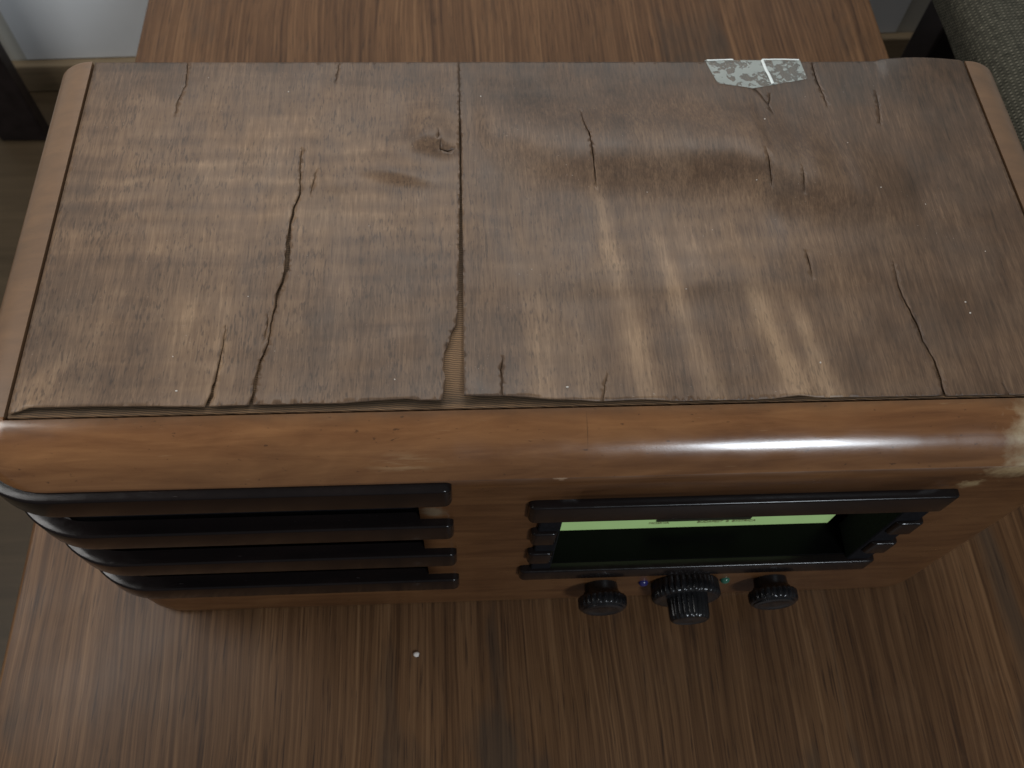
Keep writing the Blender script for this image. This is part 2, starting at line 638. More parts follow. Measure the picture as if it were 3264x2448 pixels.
sharp(rim, 50)
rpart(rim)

# cabinet walls, with openings for the grille and the dial
ZT = H - DROP - 0.0001
GZ0, GZ1 = 0.046, 0.187
DZ0, DZ1 = 0.060, 0.163
zs = sorted([TZ, TZ + 0.0012, TZ + 0.004, TZ + 0.008, TZ + 0.013, 0.01, 0.03, GZ0, DZ0, 0.085, 0.11, 0.135, DZ1, GZ1, ZT])
iS = [i for i, p in enumerate(OUT) if abs(p[0] - XL) < 1e-6 and p[1] < 0.045][0]
iA = [i for i, p in enumerate(OUT) if abs(p[0] - 0.172) < 1e-6][0]
iB = [i for i, p in enumerate(OUT) if abs(p[0] - 0.240) < 1e-6 and p[1] < 0][0]
iC = [i for i, p in enumerate(OUT) if abs(p[0] - 0.414) < 1e-6 and p[1] < 0][0]
bm = bmesh.new()
def foot(i, z):
    """rounding of the bottom edge: slight along the front, larger round the corners"""
    n_ = normal2(i)
    r_ = 0.0030 + 0.010 * min(1.0, abs(n_.x) * 1.6)
    d = TZ + r_ - z
    if d <= 0:
        return 0.0
    return r_ - math.sqrt(max(0.0, r_ * r_ - d * d))


vg = [[bm.verts.new((p[0] - foot(i, z) * normal2(i).x, p[1] - foot(i, z) * normal2(i).y, z)) for z in zs] for i, p in enumerate(OUT)]
for i in range(NO - 1):
    for k in range(len(zs) - 1):
        zm = (zs[k] + zs[k + 1]) / 2
        if iS <= i < iA and GZ0 < zm < GZ1:
            continue
        if iB <= i < iC and DZ0 < zm < DZ1:
            continue
        bm.faces.new((vg[i][k], vg[i + 1][k], vg[i + 1][k + 1], vg[i][k + 1]))
# back board
for k in range(len(zs) - 1):
    bm.faces.new((vg[NO - 1][k], vg[0][k], vg[0][k + 1], vg[NO - 1][k + 1]))
bm.faces.new([vg[i][0] for i in range(NO)][::-1])
for v in [v for v in bm.verts if not v.link_faces]:
    bm.verts.remove(v)
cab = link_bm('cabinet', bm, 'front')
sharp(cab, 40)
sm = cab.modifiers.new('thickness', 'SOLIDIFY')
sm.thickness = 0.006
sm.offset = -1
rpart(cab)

# bare board under the veneer
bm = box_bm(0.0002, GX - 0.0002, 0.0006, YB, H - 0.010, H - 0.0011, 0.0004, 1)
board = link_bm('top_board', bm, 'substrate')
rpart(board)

# ---- veneer -------------------------------------------------------
mm = 0.001
SEAM_L = [(195.2, 189.0), (194.9, 175.6), (194.6, 156.1), (194.3, 125.2), (193.5, 90.7), (192.6, 58.6), (191.6, 43.4), (190.9, 41.6),
          (189.3, 39.1), (188.6, 36.0), (187.8, 32.5), (186.0, 28.5), (185.4, 19.7), (186.3, 14.2), (185.6, 8.7), (184.8, 3.5)]
SEAM_R = [(195.3, 189.0), (195.5, 156.1), (195.3, 96.2), (195.0, 69.0), (194.8, 57.7), (194.5, 32.4), (194.3, 8.5), (194.4, 5.4)]
FRONT_L = [(2.0, 2.2), (9.4, 4.4), (42.6, 4.2), (83.0, 3.0), (103.0, 3.6), (142.7, 3.5), (155.1, 4.5), (169.2, 4.9), (175.3, 3.7), (184.8, 3.5)]
FRONT_R = [(194.4, 5.4), (210.8, 5.0), (224.5, 4.1), (232.0, 3.2), (252.5, 1.9), (272.0, 2.4), (291.4, 1.2), (330.9, 1.3), (342.6, 2.6),
           (350.8, 1.5), (408.4, 1.0), (445.8, 0.9), (479.0, 0.9)]
LEFT = [(1.0, 210.8), (1.0, 2.4)]

# crack: list of (x, y, half width) in mm
CR = {
    'L': [
        [(114.4, 150.4, .1), (114.7, 132.0, .25), (115.8, 120, .4), (113.4, 112.0, .45), (112.3, 100.6, .6), (112.0, 92, .8), (112.3, 84.8, 1.05), (112.6, 76.8, 1.1),
         (111.7, 69.7, .75), (109.5, 61.0, .7), (109.0, 54.1, .45), (107.9, 47.4, .3), (107.3, 34.2, .3), (104.8, 26.3, .5), (103.6, 16.9, .6), (103.4, 10.7, .65), (102.7, 2.0, .7)],
        [(87.7, 43.7, .08), (87.4, 33.9, .2), (86.7, 21.1, .35), (85.8, 13.4, .55), (85.2, 8.1, .8), (84.1, 1.5, 1.0)],
        [(105.8, 50.0, .1), (106.2, 44, .3), (104.9, 36, .1)],
        [(49.7, 212.0, .3), (50.7, 194.5, .35), (49.6, 190.0, .2), (48.2, 182.1, .3), (47.5, 172.2, .08)],
        [(122.6, 136.0, .08), (121.4, 126.0, .3), (120.6, 119, .06)],
        [(130.5, 211.8, .12), (130.0, 203.0, .22), (129.0, 196.0, .06)],
        [(183.9, 158.5, .08), (184.2, 154.5, .35), (183.5, 152.0, .1)],
        [(185.2, 151.0, .2), (184.6, 146.6, .45), (186.4, 146.2, .35), (188.6, 145.6, .6), (190.2, 146.2, .3), (192.2, 147.2, .1)],
    ],
    'R': [
        [(258.5, 172.1, .1), (259.4, 162.1, .25), (261.1, 153.4, .45), (261.9, 145.9, .4), (262.3, 128.2, .35), (262.9, 121.1, .08)],
        [(392.1, 212.0, .35), (391.7, 200.5, .4), (393.1, 187.5, .35), (393.9, 177.0, .08)],
        [(355.0, 192.0, .35), (358.3, 186.4, .5), (361.1, 178.3, .3), (362.3, 170.9, .08)],
        [(361.3, 178.6, .25), (363.2, 184.0, .2), (364.0, 187.0, .06)],
        [(350.4, 140.5, .1), (350.6, 129.4, .4), (350.7, 119.1, .08)],
        [(367.4, 128.5, .1), (366.9, 121.0, .4), (366.2, 113.0, .1)],
        [(422.8, 188.0, .1), (422.2, 177.9, .3), (420.8, 170.0, .25), (419.8, 163.4, .08)],
        [(403.9, 74.0, .08), (402.9, 60.1, .3), (404.0, 52.1, .4), (406.6, 39.8, .6), (407.0, 29.6, .5), (409.6, 18.7, .55), (409.6, 7.4, .75), (408.8, -0.5, 1.0)],
        [(361.6, 81.0, .1), (362.0, 74.0, .5), (362.3, 65.5, .08)],
        [(211.9, 24.7, .1), (210.9, 18.3, .4), (211.2, 12.0, .15), (210.9, 3.0, .2)],
        [(258.7, 15.6, .06), (256.7, 9.4, .18), (255.0, 1.0, .22)],
        [(437.8, 9.0, .06), (438.6, 4.5, .2), (439.2, 0.0, .25)],
    ],
}


def interp(tbl, x):
    if x <= tbl[0][0]:
        return tbl[0][1]
    for (a, va), (b, vb) in zip(tbl, tbl[1:]):
        if x <= b:
            t = (x - a) / (b - a)
            t = t * t * (3 - 2 * t)
            return va + (vb - va) * t
    return tbl[-1][1]


def gauss(d, s):
    return math.exp(-0.5 * (d / s) ** 2)


RIDGE = [(200, 178), (222, 166), (238, 158), (270, 154), (303, 152.5), (334, 152), (348, 147), (356, 140), (372, 133), (393, 127), (420, 121)]
RIDGE_A = [(198, 0), (212, 3.6), (240, 6.0), (275, 7.6), (320, 8.8), (345, 9.2), (372, 8.2), (395, 5.4), (430, 0)]


def height(x, y, side):
    """relief of the lifting veneer, mm"""
    h = 0.25 * (mnoise.noise((x / 34, y / 26, 3.1)) + 0.5 * mnoise.noise((x / 13, y / 11, 8.2)))
    h += 0.10 * mnoise.noise((x / 30, y / 4.5, 5.5))
    if side == 'L':
        a = interp([(0, 0), (5, 0.3), (12, 2.0), (60, 1.9), (100, 1.2), (150, 1.3), (170, 2.0), (186, 2.3)], x)
        h += a * math.exp(-max(0, y - 3) / 9.0)
        # blister by the seam: soft behind, steep in front
        dy = y - (151 + 4 * gauss(x - 176, 7))
        h += 5.0 * gauss(x - 181, 9.0) * (gauss(dy, 14) if dy > 0 else gauss(dy, 5.0))
        dy = y - (134.5 - 0.22 * (x - 148))
        h += 2.4 * gauss(x - 163, 12) * (gauss(dy, 9) if dy > 0 else gauss(dy, 2.6))
        dy = y - (126 - 0.05 * (x - 124))
        h += 1.0 * gauss(x - 132, 8) * (gauss(dy, 8) if dy > 0 else gauss(dy, 3.0))
        for yy, amp in ((98, .18), (110, .22), (121, .25), (141, .3), (154, .25)):
            h += amp * gauss(y - yy - 2 * mnoise.noise((x / 40, yy, 0)), 2.6) * gauss(x - 70, 60)
        h += 0.8 * gauss(x - 112 + 0.05 * (y - 80), 5) * gauss(y - 78, 25)
        h += 0.9 * math.exp(-max(0, 195 - x) / 6) * gauss(y - 120, 45)
    else:
        a = interp([(190, 3.0), (212, 2.8), (232, 1.7), (255, 0.7), (300, 0.4), (328, 0.3), (343, 1.7), (356, 0.35), (400, 0.5), (409, 0.9), (410, 0.1), (480, 0.1)], x)
        h += a * math.exp(-max(0, y - 2) / (10.0 if x < 300 else 6.0))
        yc = interp(RIDGE, x) - 9.0
        A = interp(RIDGE_A, x)
        dy = y - yc
        h += A * (gauss(dy, 22) if dy > 0 else gauss(dy, 14.5))
        yc = 66 + 5 * mnoise.noise((x / 45, 0, 2))
        dy = y - yc
        h += 1.0 * gauss(x - 310, 70) * (gauss(dy, 14) if dy > 0 else gauss(dy, 6))
        h += 1.1 * gauss(x - 365, 30) * (gauss(y - 82, 9))
        # long flutes running to the front
        if y < 75:
            h += 0.30 * (1 - y / 75) * math.cos((x - 275 + 0.12 * y) / 29 * 2 * math.pi) * gauss(x - 300, 60)
        h += 3.2 * gauss(x - 450, 20) * gauss(y - 214, 12)
        h += 1.2 * math.exp(-max(0, x - 195) / 6) * gauss(y - 125, 50)
        # the crack at the right lifts on its left lip
        xc = interp([(0, 409), (8, 409.6), (19, 409.7), (30, 407), (40, 406.6), (52, 404), (60, 403), (74, 404)], y)
        if x < xc:
            h += 0.4 * math.exp(-(xc - x) / 9) * gauss(y - 30, 26)
    if side == 'L' or x < 470:
        pass
    # flat where it is still glued to the back edge and beside the grooves
    e = min(1.0, max(0.0, x / 4.0)) * min(1.0, max(0.0, (480 - x) / 4.0))
    if x < 430:
        e *= 0.25 + 0.75 * min(1.0, max(0.0, (211 - y) / 18.0))
    return max(-0.15, h * e)


STR = [  # pale flame stripes: x0,y0,x1,y1,width,strength
    (262, 126, 276, 0, 3.2, .42), (289, 92, 305, 0, 3.2, .40), (331, 66, 345, 0, 3.8, .50), (350, 52, 359, 0, 3.0, .52),
    (227, 66, 231, 0, 5.0, .36), (246, 60, 249, 0, 4.0, .26), (316, 62, 325, 0, 3.0, .12), (302, 100, 309, 70, 3.0, .22), (376, 58, 386, 0, 3.5, .10),
    (90, 62, 84, 0, 4.5, .24), (72, 70, 62, 0, 4.0, .16), (36, 60, 24, 0, 4.0, .14), (20, 34, 8, 3, 4.2, .34), (118, 60, 112, 0, 4.0, .16),
    (140, 70, 138, 0, 5, .16), (165, 60, 165, 10, 5, .10),
]


def figure(x, y):
    f = 0.42
    for x0, y0, x1, y1, wd, st in STR:
        if y > y0 + 12 or y < y1 - 6:
            continue
        t = (y0 - y) / (y0 - y1)
        xc = x0 + (x1 - x0) * t + 1.2 * mnoise.noise((y / 20, x0, 0))
        fade = min(1.0, max(0.0, (y0 + 12 - y) / 24))
        ww = wd * (0.7 + 0.6 * max(0, t))
        f += 0.85 * st * fade * gauss(x - xc, ww * 1.15)
    if x < 195:      # washed-out middle of the left sheet
        f += 0.16 * gauss(x - 85, 60) * gauss(y - 130, 50)
        f += 0.07 * math.sin(y / 10.5 * 2 * math.pi + 2 * mnoise.noise((x / 30, y / 30, 0))) * gauss(y - 120, 42)
        f -= 0.13 * gauss(x - 150, 25) * gauss(y - 35, 18)
    else:
        f -= 0.10 * gauss(x - 440, 45)
        f += 0.10 * gauss(x - 320, 70) * gauss(y - 85, 16)
        f += 0.05 * math.sin(y / 12 * 2 * math.pi + 3 * mnoise.noise((x / 30, y / 30, 4))) * gauss(x - 290, 70) * gauss(y - 95, 25)
    f -= 0.17 * gauss(y - 214, 22)
    if x > 195:
        f -= 0.10 * gauss(y - 190, 25)
    f += 0.12 * mnoise.noise((x / 22, y / 30, 1.0))
    return f


def densify(poly, step, jit=0.0, seed=0, closed=False):
    out = []
    n = len(poly)
    rng = random.Random(seed)
    segs = range(n if closed else n - 1)
    for i in segs:
        a = poly[i]
        b = poly[(i + 1) % n]
        L = math.hypot(b[0] - a[0], b[1] - a[1])
        k = max(1, int(L / step))
        for j in range(k):
            t = j / k
            jx = rng.uniform(-jit, jit) if j else 0
            jy = rng.uniform(-jit, jit) if j else 0
            out.append((a[0] + (b[0] - a[0]) * t + jx, a[1] + (b[1] - a[1]) * t + jy))
    if not closed:
        out.append(poly[-1])
    return out


def inside(p, poly):
    x, y = p
    c = False
    j = len(poly) - 1
    for i in range(len(poly)):
        xi, yi = poly[i]
        xj, yj = poly[j]
        if (yi > y) != (yj > y) and x < (xj - xi) * (y - yi) / (yj - yi) + xi:
            c = not c
        j = i
    return c


def crack_poly(pts, seed):
    rng = random.Random(seed)
    dense = []
    for (a, b) in zip(pts, pts[1:]):
        L = math.hypot(b[0] - a[0], b[1] - a[1])
        k = max(1, int(L / 2.2))
        for j in range(k):
            t = j / k
            w_ = a[2] + (b[2] - a[2]) * t
            dense.append((a[0] + (b[0] - a[0]) * t + rng.uniform(-.22, .22), a[1] + (b[1] - a[1]) * t, w_ * rng.uniform(.75, 1.25)))
    dense.append(pts[-1])
    l, r = [], []
    for i, p in enumerate(dense):
        a = dense[max(0, i - 1)]
        b = dense[min(len(dense) - 1, i + 1)]
        dx, dy = b[0] - a[0], b[1] - a[1]
        L = math.hypot(dx, dy) or 1
        nx, ny = -dy / L, dx / L
        l.append((p[0] + nx * p[2], p[1] + ny * p[2]))
        r.append((p[0] - nx * p[2], p[1] - ny * p[2]))
    return l + r[::-1]


def veneer(side, label):
    if side == 'L':
        poly = LEFT[::-1][::-1]
        poly = [(1.0, 211.6), (1.0, 2.4)] + densify(FRONT_L, 3.0, 0.10, 3)[:-1] + densify(SEAM_L[::-1], 3.0, 0.14, 5) + [(195.15, 211.6)]
    else:
        poly = [(195.35, 211.6)] + densify(SEAM_R, 3.0, 0.10, 6)[:-1] + densify(FRONT_R, 3.0, 0.08, 8) + [(479.0, 211.6)]
    cracks = [crack_poly(c if (side == 'L' and i < 2) or (side == 'R' and i == 7) else [(a, b, w_ * 0.62) for a, b, w_ in c], 11 + i) for i, c in enumerate(CR[side])]
    xs0 = min(p[0] for p in poly)
    xs1 = max(p[0] for p in poly)
    pts = []
    edges = []

    def loop(pl):
        s = len(pts)
        pts.extend(pl)
        n = len(pl)
        edges.extend((s + i, s + (i + 1) % n) for i in range(n))
    loop(densify(poly, 3.0, closed=True))
    for c in cracks:
        loop(c)
    rng = random.Random(2)
    st = 2.3
    y = 1.5
    row = 0
    while y < 211:
        x = xs0 + 1.0 + (st / 2 if row % 2 else 0)
        while x < xs1 - 0.5:
            q = (x + rng.uniform(-.4, .4), y + rng.uniform(-.4, .4))
            if inside(q, poly):
                pts.append(q)
            x += st
        y += st
        row += 1
    vo, eo, fo = delaunay_2d_cdt([Vector(p) for p in pts], edges, [], 0, 1e-4)[:3]
    keep = []
    cb = [(min(p[0] for p in c), max(p[0] for p in c), min(p[1] for p in c), max(p[1] for p in c), c) for c in cracks]
    for f in fo:
        cx = sum(vo[i].x for i in f) / len(f)
        cy = sum(vo[i].y for i in f) / len(f)
        if not inside((cx, cy), poly):
            continue
        if any(a <= cx <= b and c_ <= cy <= d and inside((cx, cy), pl) for a, b, c_, d, pl in cb):
            continue
        keep.append(tuple(f))
    bm_ = bmesh.new()
    vs = [bm_.verts.new((v.x * mm, v.y * mm, H + 0.0003 + height(v.x, v.y, side) * mm)) for v in vo]
    for f in keep:
        fc = bm_.faces.new([vs[i] for i in f])
        fc.smooth = True
        if fc.calc_area() and fc.normal.z < 0:
            fc.normal_flip()
    for v in [v for v in bm_.verts if not v.link_faces]:
        bm_.verts.remove(v)
    bm_.normal_update()
    for f in bm_.faces:
        if f.normal.z < 0:
            f.normal_flip()
    o = link_bm('veneer_sheet', bm_, 'veneer')
    at = o.data.attributes.new('figure', 'FLOAT', 'POINT')
    at.data.foreach_set('value', [figure(v.co.x / mm, v.co.y / mm) for v in o.data.vertices])
    sd = o.modifiers.new('thickness', 'SOLIDIFY')
    sd.thickness = 0.0008
    sd.offset = -1
    o['label'] = label
    rpart(o)
    return o


veneer('L', 'left veneer sheet with a long open crack and a blister')
veneer('R', 'right veneer sheet with a buckled ridge and pale stripes')

# ---- grille bars ---------------------------------------------------
def path_points(x_end, y_side, step=0.004):
    """front face path from the right end round the left corner onto the side: (point, outward normal)"""
    pts = []
    x0 = XL + RC
    n = int((x_end - x0) / step)
    for i in range(n + 1):
        pts.append((Vector((x_end + (x0 - x_end) * i / n, YF)), Vector((0, -1))))
    for i in range(1, 17):
        a = R(270 - 90 * i / 16)
        nrm = Vector((math.cos(a), math.sin(a)))
        pts.append((Vector((x0, YF + RC)) + nrm * RC, nrm))
    m = max(2, int((y_side - (YF + RC)) / step))
    for i in range(1, m + 1):
        pts.append((Vector((XL, YF + RC + (y_side - YF - RC) * i / m)), Vector((-1, 0))))
    return pts


def straight_points(x0, x1, step=0.006):
    n = max(2, int((x1 - x0) / step))
    return [(Vector((x1 + (x0 - x1) * i / n, YF)), Vector((0, -1))) for i in range(n + 1)]


def bar(name, pts, z0, z1, proud=0.0047, inset=-0.0035, er=0.0012, cap=0.0035):
    sec = []          # (n, z) section, rounded on the outer edges

    def arc(cn, cz, a0, a1):
        for k in range(5):
            a = R(a0 + (a1 - a0) * k / 4)
            sec.append((cn + er * math.cos(a), cz + er * math.sin(a)))
    sec.append((inset, z1))
    sec.append((0.0008, z1))
    arc(proud - er, z1 - er, 90, 0)
    arc(proud - er, z0 + er, 0, -90)
    sec.append((0.0008, z0))
    sec.append((inset, z0))
    zc = (z0 + z1) / 2
    # arclength
    s = [0.0]
    for (a, _), (b, _) in zip(pts, pts[1:]):
        s.append(s[-1] + (b - a).length)
    rows = []
    L = s[-1]

    def at(d):
        for i in range(len(s) - 1):
            if d <= s[i + 1] + 1e-12:
                t = (d - s[i]) / (s[i + 1] - s[i])
                return pts[i][0].lerp(pts[i + 1][0], t), pts[i][1].lerp(pts[i + 1][1], t).normalized()
        return pts[-1]
    ds = [cap * (1 - math.cos(R(90 * k / 5))) for k in range(6)]
    full = ds + [x for x in s if cap < x < L - cap] + [L - d for d in ds[::-1]]
    for d in full:
        e = min(d, L - d)
        k = 1.0
        if e < cap:
            k = math.sqrt(max(0.0, 1 - ((cap - e) / cap) ** 2))
        p, nrm = at(d)
        row = []
        shrink = cap * (1 - k) * 0.75
        for (n_, z_) in sec:
            nn = n_ if n_ <= 0 else n_ * (0.35 + 0.65 * k)
            hz = (z1 - z0) / 2
            zz = zc + (z_ - zc) * (hz - shrink) / hz
            q = p + nrm * nn
            row.append((q.x, q.y, zz))
        rows.append(row)
    ns = len(sec)
    verts = [v for r_ in rows for v in r_]
    faces = []
    for i in range(len(rows) - 1):
        for k in range(ns):
            a = i * ns + k
            b = i * ns + (k + 1) % ns
            faces.append((a, b, b + ns, a + ns))
    faces.append(tuple(range(ns))[::-1])
    faces.append(tuple((len(rows) - 1) * ns + k for k in range(ns)))
    o = link_mesh(name, verts, faces, 'bar')
    bm_ = bmesh.new()
    bm_.from_mesh(o.data)
    bmesh.ops.recalc_face_normals(bm_, faces=bm_.faces)
    bm_.to_mesh(o.data)
    bm_.free()
    sharp(o, 40)
    return rpart(o)


for i, (zt, xe) in enumerate(((0.1965, 0.1880), (0.1503, 0.1880), (0.1042, 0.1887), (0.0568, 0.1893))):
    bar('grille_bar', path_points(xe, 0.040), zt - 0.0185, zt)

# dark grille cloth behind, following the rounded corner
verts, faces = [], []
cl = []
for p, nrm in path_points(0.1745, 0.052):
    q = p - nrm * 0.0066
    cl.append(q)
for q in cl:
    verts += [(q.x, q.y, GZ0 - 0.004), (q.x, q.y, GZ1 + 0.004)]
for i in range(len(cl) - 1):
    faces.append((2 * i, 2 * i + 1, 2 * i + 3, 2 * i + 2))
gc = link_mesh('grille_cloth', verts, faces, 'cloth', smooth=True)
gc.modifiers.new('thickness', 'SOLIDIFY').thickness = 0.001
rpart(gc)

# ---- dial ----------------------------------------------------------
crest_l = (0.1715, 0.1335, 0.1010, 0.0685)
bar('dial_bar', straight_points(0.2235, 0.4300), 0.1518, 0.1715, inset=-0.0004)
bar('dial_bar', straight_points(0.2235, 0.4300), 0.0528, 0.0685, inset=-0.0004)
for zt in (0.1335, 0.1010):
    bar('dial_stub', straight_points(0.2265, 0.2405, 0.003), zt - 0.0165, zt, cap=0.003)
    bar('dial_stub', straight_points(0.4145, 0.4295, 0.003), zt - 0.0165, zt, cap=0.003)
for xa, xb in ((0.2300, 0.2412), (0.4128, 0.4265)):
    q = link_bm('dial_side_frame', box_bm(xa, xb, YF - 0.0024, YF + 0.019, 0.0550, 0.160, 0.0006, 1), 'cloth')
    rpart(q)
GLY = -0.0078
shelf = link_bm('dial_shelf', box_bm(0.2414, 0.4126, YF + 0.0005, GLY - 0.0002, 0.0600, 0.0692, 0.0003, 1), 'black')
rpart(shelf)
rpart(link_bm('dial_hood', box_bm(0.2403, 0.4141, YF + 0.0062, GLY + 0.006, 0.1600, 0.1640), 'black'))
rpart(link_bm('dial_backing', box_bm(0.2403, 0.4141, GLY + 0.0022, GLY + 0.0040, 0.0600, 0.1595), 'black'))
glass = link_bm('dial_glass', box_bm(0.2440, 0.4060, GLY, GLY + 0.0020, 0.0694, 0.1560, 0.0003, 1), 'dial')
rpart(glass)
pl = link_bm('tuning_plate', box_bm(0.3015, 0.3560, GLY - 0.0012, GLY - 0.0002, 0.0830, 0.1000, 0.0002, 1), 'plate')
rpart(pl)


def text(body, x, z, size, width):
    cu = bpy.data.curves.new('dial_lettering', 'FONT')
    cu.body = body
    cu.size = size
    cu.extrude = 0.00005
    to = bpy.data.objects.new('tmp', cu)
    COL.objects.link(to)
    bpy.context.view_layer.update()
    me = bpy.data.meshes.new_from_object(to.evaluated_get(bpy.context.evaluated_depsgraph_get()))
    bpy.data.objects.remove(to)
    xs_ = [v.co.x for v in me.vertices]
    sc = width / (max(xs_) - min(xs_))
    for v in me.vertices:
        v.co = Vector((x + (v.co.x - min(xs_)) * sc, GLY - 0.00025 + v.co.z, z + v.co.y))
    me.materials.append(M['ink'])
    o = bpy.data.objects.new('dial_lettering', me)
    COL.objects.link(o)
    rpart(o)


text('MOSKVA', 0.2985, 0.0770, 0.0046, 0.0115)
text('BUDAPEST  B  BYSTRICA', 0.3265, 0.0770, 0.0046, 0.034)

# ---- knobs ---------------------------------------------------------
def lathe(name, cx, cz, prof, mat, flutes=0, depth=0.0, n=96):
    """prof: (y, radius, fluted?) from the panel outwards, turned about the y axis"""
    verts, faces = [], []
    for (y, r_, fl) in prof:
        for k in range(n):
            a = 2 * math.pi * k / n
            rr = r_
            if fl and flutes:
                rr = r_ * (1 - depth * (0.5 - 0.5 * math.cos(flutes * a)) ** 2)
            verts.append((cx + rr * math.cos(a), y, cz + rr * math.sin(a)))
    for i in range(len(prof) - 1):
        for k in range(n):
            a = i * n + k
            b = i * n + (k + 1) % n
            faces.append((a, b, b + n, a + n))
    verts.append((cx, prof[-1][0], cz))
    c = len(verts) - 1
    base = (len(prof) - 1) * n
    for k in range(n):
        faces.append((base + k, base + (k + 1) % n, c))
    o = link_mesh(name, verts, faces, mat)
    bm_ = bmesh.new()
    bm_.from_mesh(o.data)
    bmesh.ops.recalc_face_normals(bm_, faces=bm_.faces)
    bm_.to_mesh(o.data)
    bm_.free()
    sharp(o, 50)
    return o


KZ = 0.022


def small_knob(cx, label):
    k = lathe('knob', cx, KZ, [(YF, 0.0100, 0), (YF - 0.0045, 0.0104, 0), (YF - 0.0070, 0.0122, 0), (YF - 0.0080, 0.0144, 1), (YF - 0.0092, 0.0150, 1),
                               (YF - 0.0135, 0.0149, 1), (YF - 0.0147, 0.0142, 0), (YF - 0.0152, 0.0130, 0)], 'knob', 24, 0.07)
    k['label'] = label
    rpart(k)
    f = lathe('knob_face', cx, KZ, [(YF - 0.0150, 0.0128, 0), (YF - 0.0160, 0.0126, 0), (YF - 0.0168, 0.0105, 0), (YF - 0.0160, 0.0088, 0), (YF - 0.0163, 0.003, 0)], 'knob')
    f.parent = k


small_knob(0.2760, 'small round fluted knob left of the double knob')
small_knob(0.3820, 'small round fluted knob right of the double knob')
tk = lathe('tuning_knob', 0.3280, KZ, [(YF, 0.0200, 1), (YF - 0.001, 0.0208, 1), (YF - 0.0090, 0.0212, 1), (YF - 0.0105, 0.0206, 1), (YF - 0.0112, 0.0190, 0), (YF - 0.0106, 0.0165, 0), (YF - 0.0108, 0.010, 0)],
           'knob', 34, 0.06, 136)
tk['label'] = 'large double knob with a fluted collar in the middle'
rpart(tk)
ik = lathe('inner_knob', 0.3285, KZ, [(YF - 0.0106, 0.0125, 1), (YF - 0.0215, 0.0121, 1), (YF - 0.0235, 0.0116, 1), (YF - 0.0242, 0.0104, 0), (YF - 0.0236, 0.0085, 0), (YF - 0.0242, 0.004, 0)],
           'knob', 22, 0.09, 88)
ik.parent = tk

for cx, mt, lb in ((0.3020, 'ledb', 'small blue indicator jewel'), (0.3530, 'ledg', 'small green indicator jewel')):
    j = lathe('indicator_jewel', cx, 0.0245, [(YF + 0.001, 0.0030, 0), (YF - 0.0008, 0.0030, 0), (YF - 0.0016, 0.0026, 0), (YF - 0.0024, 0.0017, 0), (YF - 0.0027, 0.0006, 0)], mt, n=24)
    j['label'] = lb
    rpart(j)

# ---- tape ----------------------------------------------------------
def tape_height(x, y):
    return H + 0.00055 + max(0.0, height(x, y, 'R')) * mm


tp = [(331.6, 212.6), (336.0, 194.2), (345, 192.4), (354.7, 190.5), (370, 194.2), (386.6, 198.1), (385.4, 212.6)]
pts = densify(tp, 2.5, closed=True)
edges = [(i, (i + 1) % len(pts)) for i in range(len(pts))]
gx = 332.0
while gx < 387:
    gy = 191.5
    while gy < 212:
        if inside((gx, gy), tp):
            pts.append((gx, gy))
        gy += 2.5
    gx += 2.5
vo, eo, fo = delaunay_2d_cdt([Vector(p) for p in pts], edges, [], 1, 1e-4)[:3]
bm = bmesh.new()
vs = [bm.verts.new((v.x * mm, v.y * mm, tape_height(v.x, v.y) + 0.00012 * (1 + mnoise.noise((v.x / 6, v.y / 6, 9))))) for v in vo]
for f in fo:
    q = bm.faces.new([vs[i] for i in f])
    q.smooth = True
bm.normal_update()
for f in bm.faces:
    if f.normal.z < 0:
        f.normal_flip()
# turned down over the back edge
be = [v for v in bm.verts if v.co.y > 0.2124]
be.sort(key=lambda v: v.co.x)
for a, b in zip(be, be[1:]):
    c1 = bm.verts.new((a.co.x, a.co.y + 0.0006, a.co.z - 0.004))
    c2 = bm.verts.new((b.co.x, b.co.y + 0.0006, b.co.z - 0.004))
    bm.faces.new((a, b, c2, c1))
bmesh.ops.remove_doubles(bm, verts=bm.verts, dist=1e-6)
tape = link_bm('adhesive_tape', bm, 'tape')
tape['label'] = 'clouded strip of clear tape stuck over the back edge'
rpart(tape)


def strip(name, pts_, wid, hgt, mat, parent):
    verts, faces = [], []
    for i, (x, y) in enumerate(pts_):
        a = pts_[max(0, i - 1)]
        b = pts_[min(len(pts_) - 1, i + 1)]
        d = Vector((b[0] - a[0], b[1] - a[1])).normalized()
        nx, ny = -d.y, d.x
        z = tape_height(x, y) + 0.0002
        for s_, zz in ((-1, 0), (0, hgt), (1, 0)):
            verts.append(((x + nx * s_ * wid) * mm, (y + ny * s_ * wid) * mm, z + zz * mm))
    for i in range(len(pts_) - 1):
        for k in (0, 1):
            a = i * 3 + k
            faces.append((a, a + 1, a + 4, a + 3))
    o = link_mesh(name, verts, faces, mat, smooth=True)
    o.parent = parent
    return o


strip('tape_crease', densify([(364.0, 212.4), (365.0, 204), (366.2, 198), (366.6, 194.0)], 2, 0.15, 4), 0.85, 0.5, 'tapew', tape)
strip('tape_fold', densify([(332.6, 212.5), (340, 212.8), (347.6, 213.0)], 2, 0.12, 4), 0.5, 0.35, 'tapew', tape)
strip('tape_fold', densify([(363.8, 213.0), (374, 213.1), (384.8, 212.8)], 2, 0.12, 6), 0.5, 0.35, 'tapew', tape)

